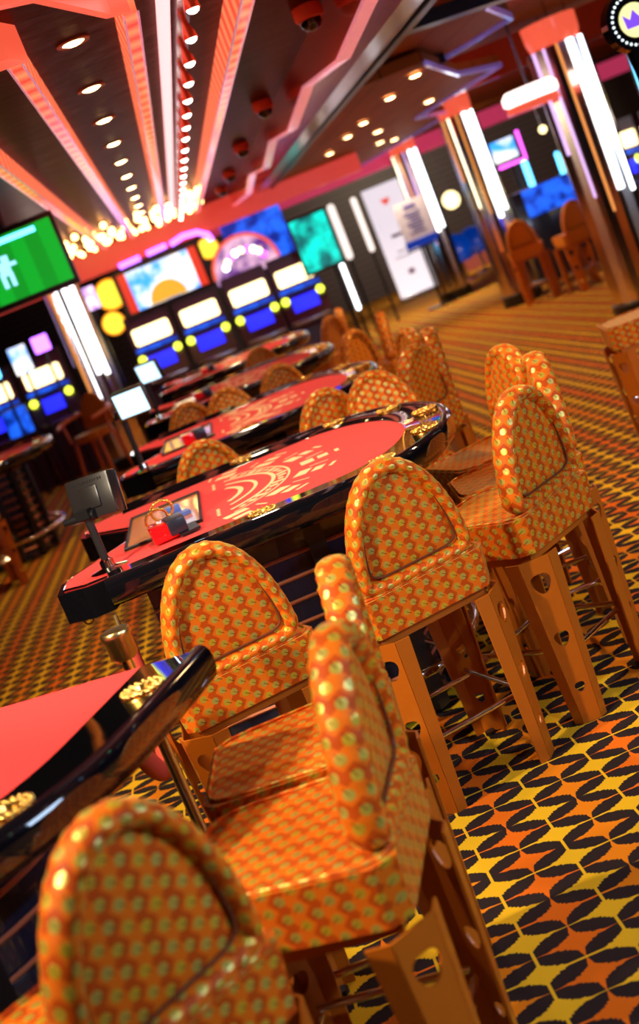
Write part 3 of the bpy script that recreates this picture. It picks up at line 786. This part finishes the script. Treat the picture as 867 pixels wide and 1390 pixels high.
bm = BM(); cyl(bm, (0, 0, .72), (0, .0, .77), .029, .018, 14); tube(bm, [(0, 0, .77), (0, .01, .785), (0, .02, .80)], .007, 8); obj('end_ferrule', bm, BRASS, t, 40)
t = empty('rope_hook', (-.64, 4.20, .80), 0, 'small brass ring hook under the wing of the largest table', 'hook')
bm = BM(); tube(bm, [(.016*math.sin(a), 0, -.022+.016*math.cos(a)) for a in [i/18*5.2 for i in range(19)]], .003, 6); obj('ring', bm, BRASS, t, 60)

# ------------------------------------------------------------------ television with football match
t = empty('television', (-.86, 9.0, 2.19), R(0), 'black television hanging at the left showing a green football pitch', 'television')
bm = BM(); box(bm, (0, 0, 0), (.66, .06, .50), bev=.008); obj('housing', bm, BLACK, t, 40)
bm = BM(); box(bm, (0, -.031, 0), (.60, .004, .42)); sc = obj('screen', bm, SOCC, t)
sc['label'] = 'green pitch with a pale blue player'
bm = BM(); box(bm, (-.02, -.035, .175), (.42, .003, .035)); obj('score_strip', bm, NEONB, sc)
bm = BM()
for (x, z, a, b) in ((-.07, .06, .05, .05), (-.09, .0, .075, .09), (-.12, -.07, .03, .10), (-.065, -.075, .03, .09), (-.04, .02, .07, .025), (-.13, .03, .06, .022)):
    box(bm, (x, -.036, z), (a, .003, b), bev=.001, seg=1)
obj('player_figure', bm, CYANPX, sc)
bm = BM(); cyl(bm, (0, .02, .24), (0, .02, .40), .025); obj('ceiling_mount', bm, BLACK, t, 40)

# ------------------------------------------------------------------ mirrored columns
def column(x, y, r, label, ztop=2.5, seed=1):
    t = empty('mirrored_column', (x, y, 0), 0, label, 'column', 'mirrored columns with vertical light tubes')
    rr = random.Random(seed); n = 12
    bm = BM()
    pts = []
    for k in range(n*2):
        a = 2*PI*k/(n*2); q = r if k % 2 == 0 else r*.86; pts.append((q*math.cos(a), q*math.sin(a)))
    prism(bm, pts, z0=.14, z1=ztop-.12); obj('mirror_shaft', bm, MIRROR, t)
    for k in range(0, n*2, 2):  # glowing tubes put in for the mirrors' white glare and coloured reflections
        a = 2*PI*(k+1)/(n*2); q = r*.88; broad = -1.45 < math.atan2(math.sin(a), math.cos(a)) < -.35
        z0 = 1.0+.15*rr.random() if broad else .85+.8*rr.random()
        bm = BM(); cyl(bm, (q*math.cos(a), q*math.sin(a), z0), (q*math.cos(a), q*math.sin(a), ztop-.12), .026 if broad else (.013 if rr.random() < .6 else .008), n=10)
        obj('glare_tube', bm, NEONW if broad else [TUBEW, NEONW, TUBEP, TUBEO, TUBEO][rr.randrange(5)], t, 50)
    bm = BM(); lathe(bm, [(0, 0), (r*1.08, 0), (r*1.08, .13), (r*1.0, .145), (0, .145)], n=24); obj('plinth', bm, BLACK, t, 40)
    bm = BM(); lathe(bm, [(0, ztop-.13), (r*.80, ztop-.13), (r*.9, ztop-.04), (r*.92, ztop+.1), (0, ztop+.1)], n=24); obj('capital', bm, CORALP, t, 40)
    return t
TUBEW = glow('warm_glare_tube', (1, .85, .55), 2.6); TUBEP = glow('lilac_reflection_tube', (.8, .5, 1), 1.0); DIMW = glow('dim_white', (1, .82, .74), 1.0); TUBEO = glow('orange_reflection_tube', (1, .35, .08), .8)
column(-1.19, 15.9, .22, 'mirrored column at the left, below the football television', seed=1)
column(3.95, 16.3, .235, 'mirrored column in the middle of the three at the right', seed=2)
column(4.10, 20.9, .235, 'smallest mirrored column, directly right of the sign stand', seed=3)
column(3.76, 11.4, .26, 'largest mirrored column near the right edge', seed=4)

# ------------------------------------------------------------------ slot machines
SLG = 'slot machines in the row at the back'
def slot(label):
    t = empty('slot_machine', (0, 0, 0), 0, label, 'slot machine', SLG)
    bm = BM(); prism(bm, [(0, 0), (.55, 0), (.55, 1.62), (.12, 1.62), (.12, 1.12), (-.04, .78), (-.04, .70), (.02, .66)], z0=-.29, z1=.29, M=Matrix(((0, 0, 1, 0), (1, 0, 0, 0), (0, 1, 0, 0), (0, 0, 0, 1)))); obj('cabinet', bm, REDDK, t)
    bm = BM(); box(bm, (0, .095, 1.34), (.48, .07, .21), bev=.03, seg=3); obj('lit_topper', bm, TOP, t, 40)
    bm = BM(); box(bm, (0, .02, .975), (.34, .02, .19), bev=.004); obj('screen', bm, BLUE, t, 40)
    bm = BM(); box(bm, (0, .08, 1.175), (.54, .06, .05)); obj('blue_strip', bm, BLUEP, t)
    bm = BM(); box(bm, (0, -.05, .755), (.5, .14, .05), bev=.01)
    obj('button_deck', bm, STEEL, t, 40)
    for s in (-1, 1):
        bm = BM(); cyl(bm, (s*.235, .03, 1.06), (s*.235, .06, 1.06), .05, n=18); obj('round_lamp', bm, LIME, t, 40)
    return t
sl = slot('slot machine with glowing topper, farthest left, cut off by the picture edge'); sl.location = (-2.58, 17, 0)
for x, lb in ((-1.91, 'slot machine with glowing topper left of the mirrored column'), (-.44, 'slot machine with glowing topper just right of the left mirrored column'), (.21, 'slot machine below the big framed screen'), (.88, 'slot machine below the arch of pink bulbs'), (1.50, 'slot machine below the teal screen')):
    dup(sl, (x, 17, 0), 0, lb)
for k in range(8):
    dup(sl, (6.3, 11.8+.86*k, 0), R(-90), 'slot machine number by place along the right wall', 'slot machines along the right side')['label'] = ['slot machine nearest the largest mirrored column at the right edge', 'slot machine at the right edge, second from the nearest'][k] if k < 2 else 'slot machine in the blurred bank between the right-hand mirrored columns'
# big framed screen above the machines
t = empty('sign_screen', (-.06, 17.1, 1.89), 0, 'wide sky-blue screen in a black frame with a yellow sun dome and red sides', 'display')
bm = BM(); box(bm, (0, 0, 0), (1.16, .10, .60), bev=.01); obj('frame', bm, BLACK, t, 40)
bm = BM(); box(bm, (0, -.055, 0), (.84, .01, .49)); obj('screen', bm, SKYS, t)
bm = BM(); prism(bm, [(.24*math.cos(a), .24*math.sin(a)) for a in [PI*i/20 for i in range(21)]], z0=.06, z1=.075, M=Matrix(((1, 0, 0, 0), (0, 0, -1, 0), (0, 1, 0, -.24), (0, 0, 0, 1)))); obj('sun_dome', bm, glow('sun_gold', (.85, .42, .03), .8), t)
for s in (-1, 1):
    bm = BM(); box(bm, (s*.47, -.06, 0), (.11, .02, .50), bev=.005); obj('red_side', bm, REDG, t, 40)
proto = None
for (x, z, r_), lb in zip([(-.74, 1.97, .20), (.62, 2.05, .14), (-.84, 1.62, .15)], ['large yellow glowing disc at the left of the framed screen', 'yellow disc with red edge at the right of the framed screen', 'smaller yellow disc below the large one beside the left column']):
    o = empty('glowing_disc', (x, 17.22, z), 0, lb, 'light disc', 'yellow discs round the framed screen')
    bm = BM(); cyl(bm, (0, -.02, 0), (0, .02, 0), r_*.86, n=32); obj('disc', bm, YEL, o, 40)
    bm = BM(); tube(bm, [(r_*.9*math.cos(2*PI*k/32), 0, r_*.9*math.sin(2*PI*k/32)) for k in range(32)], r_*.1, 8, True); obj('rim', bm, ORA, o, 60)
for pts, lb in (([(-.50, 2.24), (-.22, 2.25)], 'short violet neon bar above the left part of the framed screen'), ([(-.12, 2.26), (.14, 2.27)], 'short violet neon bar above the middle of the framed screen'), ([(.20, 2.26), (.38, 2.30), (.56, 2.28), (.68, 2.20), (.70, 2.12)], 'curved violet neon tube ending in a hook right of the framed screen')):
    bm = BM(); tube(bm, [(x, 17.125, z) for x, z in pts], .034, 8); tag(obj('neon_tube', bm, NEONP, smooth=60), lb, 'neon tube', 'violet neon tubes above the framed screen')
# arch with bulbs
t = empty('arched_sign', (.98, 17.15, 1.55), 0, 'arched machine sign edged in coral with pink and white bulbs', 'sign')
bm = BM(); prism(bm, [(-.42, 0), (.42, 0)]+[(.42*math.cos(a), .08+.42*math.sin(a)) for a in [PI*i/20 for i in range(21)]], z0=-.05, z1=.02, M=Matrix(((1, 0, 0, 0), (0, 0, -1, 0), (0, 1, 0, 0), (0, 0, 0, 1)))); obj('panel', bm, cloudy('violet_art', (.12, .02, .25), (.9, .5, .7), 5, .8), t)
bm = BM(); tube(bm, [(.43*math.cos(a), -.06, .08+.43*math.sin(a)) for a in [PI*i/24 for i in range(25)]], .022, 8); obj('coral_edge', bm, CORALP, t, 60)
for k in range(9):
    a = .35+k*.3; bm = BM(); sph(bm, (.27*math.cos(a), -.08, .10+.22*math.sin(a)), .045, 10, 6); obj('bulb', bm, [NEONM, TOP, NEONW][k % 3], t, 60)
bm = BM(); box(bm, (1.25, 17.27, 1.925), (.8, .05, .62)); tag(obj('blue_backdrop', bm, BLUEP), 'deep blue cloudy panel between the arched sign and the teal screen', 'display')
t = empty('teal_display', (1.87, 16.84, 1.62), R(0), 'tall teal glowing screen right of the slot machines', 'display')
bm = BM(); box(bm, (0, 0, 0), (.52, .08, .74), bev=.01); obj('frame', bm, BLACK, t, 40)
bm = BM(); box(bm, (0, -.045, 0), (.46, .01, .66)); obj('screen', bm, TEAL, t)
bm = BM(); cyl(bm, (.12, .06, -1.62), (.12, .06, .3), .03); obj('stand', bm, BLACK, t, 40)
t = None
for (x, y, z0, z1, m_, lb, r_) in ((2.22, 18.0, .60, 1.25, NEONW, 'white-blue slanting neon bar low beside the teal screen', .03), (2.62, 20, 1.25, 2.0, DIMW, 'tall blurred white lamp column right of the teal screen', .055), (3.12, 21, 1.2, 2.0, DIMW, 'slim white lamp column left of the roll-up banner', .045), (4.42, 22.5, 1.55, 2.0, DIMW, 'short white lamp tube above the sign board', .045),
                                (5.15, 18.5, .75, 1.55, NEONB, 'long blue-white neon bar between the right columns', .045), (5.62, 18.5, 1.0, 1.5, NEONB, 'shorter blue neon bar right of the long one', .035), (4.95, 19.5, .95, 1.45, DIMW, 'white lamp tube under the magenta framed screen', .05), (-2.33, 16.5, 1.55, 1.9, NEONB, 'blue neon bar at the left edge above the slot machines', .035), (4.35, 10.8, 1.15, 2.05, NEONW, 'tall white-green light tube right of the largest mirrored column', .022), (4.16, 10.9, 1.3, 2.1, NEONB, 'pale cyan light tube touching the largest mirrored column', .022)):
    o = empty('neon_lamp', (x, y, 0), 0, lb, 'neon lamp', 'upright neon lamps at the back')
    bm = BM(); cyl(bm, (0, 0, z0), (0, 0, z1), r_, n=12); sph(bm, (0, 0, z0), r_, 12, 6); sph(bm, (0, 0, z1), r_, 12, 6); obj('tube', bm, m_, o, 60)
    bm = BM(); cyl(bm, (0, .06, 0), (0, .06, z1), .02, n=8); obj('holder', bm, BLACK, o, 40)
# machines of the left corner
for (x, z, sx, sz, m_, lb) in ((-2.02, 1.63, .22, .34, SKYS, 'small cyan and white screen above the slot machine at the left'), (-1.72, 1.72, .20, .20, NEONP, 'round violet light beside the left mirrored column'), (-2.35, .95, .30, .34, BLUEP, 'blue glowing screen low at the left edge'), (-.98, 2.0, .22, .28, cloudy('violet_screen', (.25, .05, .5), (1, .7, 1), 6, 1.6), 'violet and white flickering screen right of the television')):
    o = empty('machine_screen', (x, 16.6, z), 0, lb, 'display', 'small lit screens at the left')
    bm = BM(); box(bm, (0, 0, 0), (sx, .04, sz), bev=.015); obj('screen', bm, m_, o, 40)
    bm = BM(); box(bm, (0, .045, 0), (sx*1.1, .04, sz*1.08)); obj('housing', bm, BLACK, o); bm = BM(); cyl(bm, (0, .06, -z), (0, .06, -sz/2+.05), .02, n=8); obj('stand', bm, BLACK, o)

# ------------------------------------------------------------------ banner, sign, seats behind
t = empty('roll_up_banner', (4.18, 24.5, 0), R(-3), 'tall white roll-up banner with a red heart and faint print', 'banner')
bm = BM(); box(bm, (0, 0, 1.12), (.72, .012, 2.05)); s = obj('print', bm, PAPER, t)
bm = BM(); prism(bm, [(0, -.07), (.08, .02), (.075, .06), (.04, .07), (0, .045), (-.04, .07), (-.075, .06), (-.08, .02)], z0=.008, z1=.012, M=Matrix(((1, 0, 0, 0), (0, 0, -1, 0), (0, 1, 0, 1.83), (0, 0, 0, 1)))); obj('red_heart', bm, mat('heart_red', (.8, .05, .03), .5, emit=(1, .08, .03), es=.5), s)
bm = BM()
for x, z, a, b in ((0, 1.2, .25, .06), (.05, .9, .35, .025), (-.05, .8, .3, .02), (0, .5, .12, .1)): box(bm, (x, -.008, z), (a, .004, b))
obj('faint_print', bm, mat('lilac_print', (.55, .45, .85), .5), s)
bm = BM(); box(bm, (0, 0, .05), (.78, .18, .09), bev=.01); obj('base_cassette', bm, STEEL, t, 40)
t = empty('sign_stand', (3.78, 20.6, 0), R(-3), 'grey-white notice board on a black pole with a blue strip below', 'sign')
bm = BM(); box(bm, (.04, 0, 1.38), (.48, .02, .62)); bd = obj('board', bm, mat('grey_board', (.55, .48, .52), .5, emit=(.6, .5, .6), es=.18), t)
bm = BM()
for k in range(7): box(bm, (.04+.01*(k % 3), -.012, 1.50-.05*k), (.26-.05*(k % 3), .004, .014))
box(bm, (.04, -.012, 1.60), (.18, .004, .05)); obj('printed_lines', bm, mat('indigo_print', (.10, .08, .35), .5), bd)
bm = BM(); box(bm, (.04, -.004, 1.03), (.50, .03, .12)); obj('blue_strip', bm, mat('royal_blue', (.0, .04, .5), .4, emit=(0, .05, .6), es=.2), bd)
bm = BM(); box(bm, (.04, 0, .945), (.52, .06, .03)); cyl(bm, (0, 0, .02), (0, 0, .97), .022, n=12); obj('pole', bm, BLACK, t, 40)
bm = BM(); box(bm, (0, 0, .012), (.45, .32, .024)); obj('foot_plate', bm, BLACK, t)
proto = None
for x, y in ((4.92, 23.6), (5.42, 24.3), (6.0, 21.4), (6.5, 21.2)):
    if proto is None:
        proto = o = empty('bucket_chair', (x, y, 0), R(180), 'x', 'chair', 'round blue chairs by the slatted wall')
        bm = BM(); sph(bm, (0, 0, .62), .27, 20, 12, (1, .9, 1)); bmesh.ops.bisect_plane(bm, geom=bm.verts[:]+bm.edges[:]+bm.faces[:], plane_co=(0, .05, .60), plane_no=(0, .8, .55), clear_outer=True); bmesh.ops.solidify(bm, geom=bm.faces[:], thickness=.03); obj('shell', bm, BLUEC, o, 50)
        bm = BM(); lathe(bm, [(0, .36), (.2, .36), (.22, .42), (.18, .46), (0, .47)], n=20); obj('seat_cushion', bm, BLUEC, o, 50)
        bm = BM(); cyl(bm, (0, 0, .03), (0, 0, .38), .03); lathe(bm, [(0, 0), (.2, 0), (.19, .02), (.03, .04)], n=20); obj('pedestal', bm, CHROME, o, 40)
    else: o = dup(proto, (x, y, 0), R(180), '')
    o['label'] = {4.92: 'blue rounded chair just right of the smallest mirrored column', 5.42: 'blue rounded chair left of the middle mirrored column', 6.0: 'blue rounded chair just right of the middle mirrored column', 6.5: 'blue rounded chair beside the long blue neon bar'}[x]
t = empty('magenta_frame_screen', (4.92, 18.2, 1.80), 0, 'white-blue screen in a magenta neon frame between the right columns', 'display')
bm = BM(); box(bm, (-.05, .03, .02), (.34, .03, .28), bev=.01); obj('screen', bm, SKYS, t, 40)
bm = BM(); tube(bm, [(.19, 0, .2), (.19, 0, -.19), (-.2, 0, -.19)], .022, 8); obj('neon_frame', bm, NEONM, t, 60)
bm = BM(); cyl(bm, (0, .06, -1.8), (0, .06, .1), .03); obj('stand', bm, BLACK, t, 40)
t = empty('oval_ceiling_lamp', (3.30, 11.0, 2.02), 0, 'glowing oval white lamp with a pink skirt hanging by the largest mirrored column', 'ceiling lamp')
bm = BM(); lathe(bm, [(0, .12), (.2, .12), (.24, .08), (.24, .02), (.2, 0), (0, 0)], n=28)
bmesh.ops.scale(bm, vec=(1, .6, 1), verts=bm.verts); obj('glowing_shade', bm, glow('hot_white', (1, .74, .66), 2.2), t, 50)
bm = BM(); lathe(bm, [(0, 0), (.22, 0), (.235, -.06), (0, -.07)], n=28); bmesh.ops.scale(bm, vec=(1, .6, 1), verts=bm.verts); obj('pink_skirt', bm, CORALP, t, 50)
bm = BM(); cyl(bm, (0, 0, .12), (0, 0, .84), .012); obj('hanging_rod', bm, STEEL, t)
# cluster of fruit-machine lights at the right
for (x, y, z, r_, m_, lb) in ((5.25, 24.2, 1.42, .16, TOP, 'cream lamp above the two blue chairs at the slatted wall'), (5.62, 24.2, 1.30, .10, YEL, 'yellow lamp beside the cream one at the slatted wall'), (4.05, 12.2, 1.62, .11, WBULB, 'large round white lamp left of the largest mirrored column'), (4.35, 13.4, 1.92, .08, NEONB, 'round blue lamp left of the largest mirrored column'), (3.9, 13, 1.80, .04, TOP, 'small yellow lamp under the oval lamp'), (4.9, 11, 1.95, .07, TOP, 'yellow lamp high right of the largest mirrored column'), (4.8, 11, 1.82, .06, YEL, 'golden lamp below the yellow one at the right edge'), (4.75, 10.8, 1.66, .09, WBULB, 'white lamp low at the right edge'), (4.5, 13, 1.25, .035, BULB, 'tiny amber lamp over the far bar stools'), (4.9, 12.2, 1.25, .05, NEONM, 'small magenta lamp behind the largest mirrored column')):
    o = empty('globe_lamp', (x, y, z), 0, lb, 'lamp', 'coloured lamps around the largest mirrored column')
    bm = BM(); sph(bm, (0, 0, 0), r_, 16, 10); obj('globe', bm, glow('lamp_'+lb[:8].replace(' ', '_'), tuple(m_.node_tree.nodes['Principled BSDF'].inputs['Emission Color'].default_value)[:3], 2.2), o, 60)
    bm = BM(); cyl(bm, (0, .02, r_*.8), (0, .02, 2.86-z), .008, n=8); obj('hanging_rod', bm, STEEL, o)
t = empty('fruit_machine', (4.95, 17.6, 0), 0, 'blue and white lit machine behind the far bar stools', 'slot machine')
bm = BM(); box(bm, (0, 0, .62), (.9, .5, 1.24), bev=.03); obj('cabinet', bm, NAVY, t, 40)
bm = BM(); box(bm, (.05, -.26, 1.05), (.7, .03, .36), bev=.01); obj('lit_front', bm, BLUEP, t, 40)
# round lit sign hanging at the top right corner
t = empty('round_sign', (2.34, 6.0, 1.985), R(8), 'black round hanging sign ringed with white bulbs, top right corner', 'sign')
Mx = Matrix(((1, 0, 0, 0), (0, 0, -1, 0), (0, 1, 0, 0), (0, 0, 0, 1)))
bm = BM(); prism(bm, [(.135*math.cos(2*PI*k/40), .135*math.sin(2*PI*k/40)) for k in range(40)], z0=-.03, z1=.03, M=Mx); dk = obj('black_disc', bm, LACQ, t)
bm = BM(); prism(bm, [(.075*math.cos(2*PI*k/32), .075*math.sin(2*PI*k/32)) for k in range(32)], z0=.03, z1=.036, M=Mx); obj('yellow_centre', bm, glow('pale_yellow_sign', (1, .90, .35), .9), dk)
bm = BM(); prism(bm, [(-.05, -.03), (.05, -.03), (.055, .035), (.025, .005), (0, .045), (-.025, .005), (-.055, .035)], z0=.036, z1=.04, M=Mx); obj('violet_mark', bm, glow('violet_mark', (.2, .05, .8), .8), dk)
for k in range(30):
    a = 2*PI*k/30; bm = BM(); sph(bm, (.108*math.cos(a), -.033,   .108*math.sin(a)), .0058, 8, 5); obj('bulb', bm, glow('sign_bulb', (.85, .95, 1), 1.4) if k == 0 else bpy.data.materials['sign_bulb'], t, 60)
bm = BM(); prism(bm, [(-.06, -.08), (.16, -.10), (.16, -.52), (.02, -.46), (-.045, -.34), (-.05, -.2)], z0=-.025, z1=.025, M=Mx); bb = obj('lower_body', bm, LACQ, t)
bm = BM(); tube(bm, [(.10, -.03, -.16), (.02, -.03, -.22), (-.01, -.03, -.32), (.04, -.03, -.42), (.12, -.03, -.47)], .008, 8); obj('green_neon', bm, glow('green_neon', (.65, 1, .5), 1.5), bb, 60)
bm = BM(); cyl(bm, (0, 0, .12), (0, 0, .60), .015); obj('hanging_rod', bm, BLACK, t)

# ------------------------------------------------------------------ wooden armchair at the left
t = empty('wooden_armchair', (-1.32, 14.0, 0), R(150), 'orange wooden armchair with curved arms beside the small table at the left', 'chair')
bm = BM(); lathe(bm, [(0, .60), (.2, .60), (.22, .63), (.2, .68), (0, .69)], n=24); obj('seat', bm, FAB, t, 50)
bm = BM(); out = resample(arch(.2, .36, z0=.70), 60); dome(bm, out, -.18, .03); dome(bm, out, -.18, -.03); obj('backrest', bm, FAB, t, 60)
for s in (-1, 1):
    bm = BM(); tube(bm, [(s*.16, -.2, .88), (s*.27, -.08, .86), (s*.29, .10, .84), (s*.22, .24, .82)], .020, 8); a_ = obj('armrest', bm, mat('orange_wood', (.70, .16, .04), .35) if s < 0 else bpy.data.materials['orange_wood'], t, 60)
    bm = BM(); cyl(bm, (s*.26, .06, .62), (s*.28, .06, .84), .014); obj('arm_post', bm, bpy.data.materials['orange_wood'], a_, 40)
    for sy in (-1, 1):
        bm = BM(); cyl(bm, (s*.15, sy*.15, .61), (s*.2, sy*.2, 0), .022, .015); obj('leg', bm, bpy.data.materials['orange_wood'], t, 40)
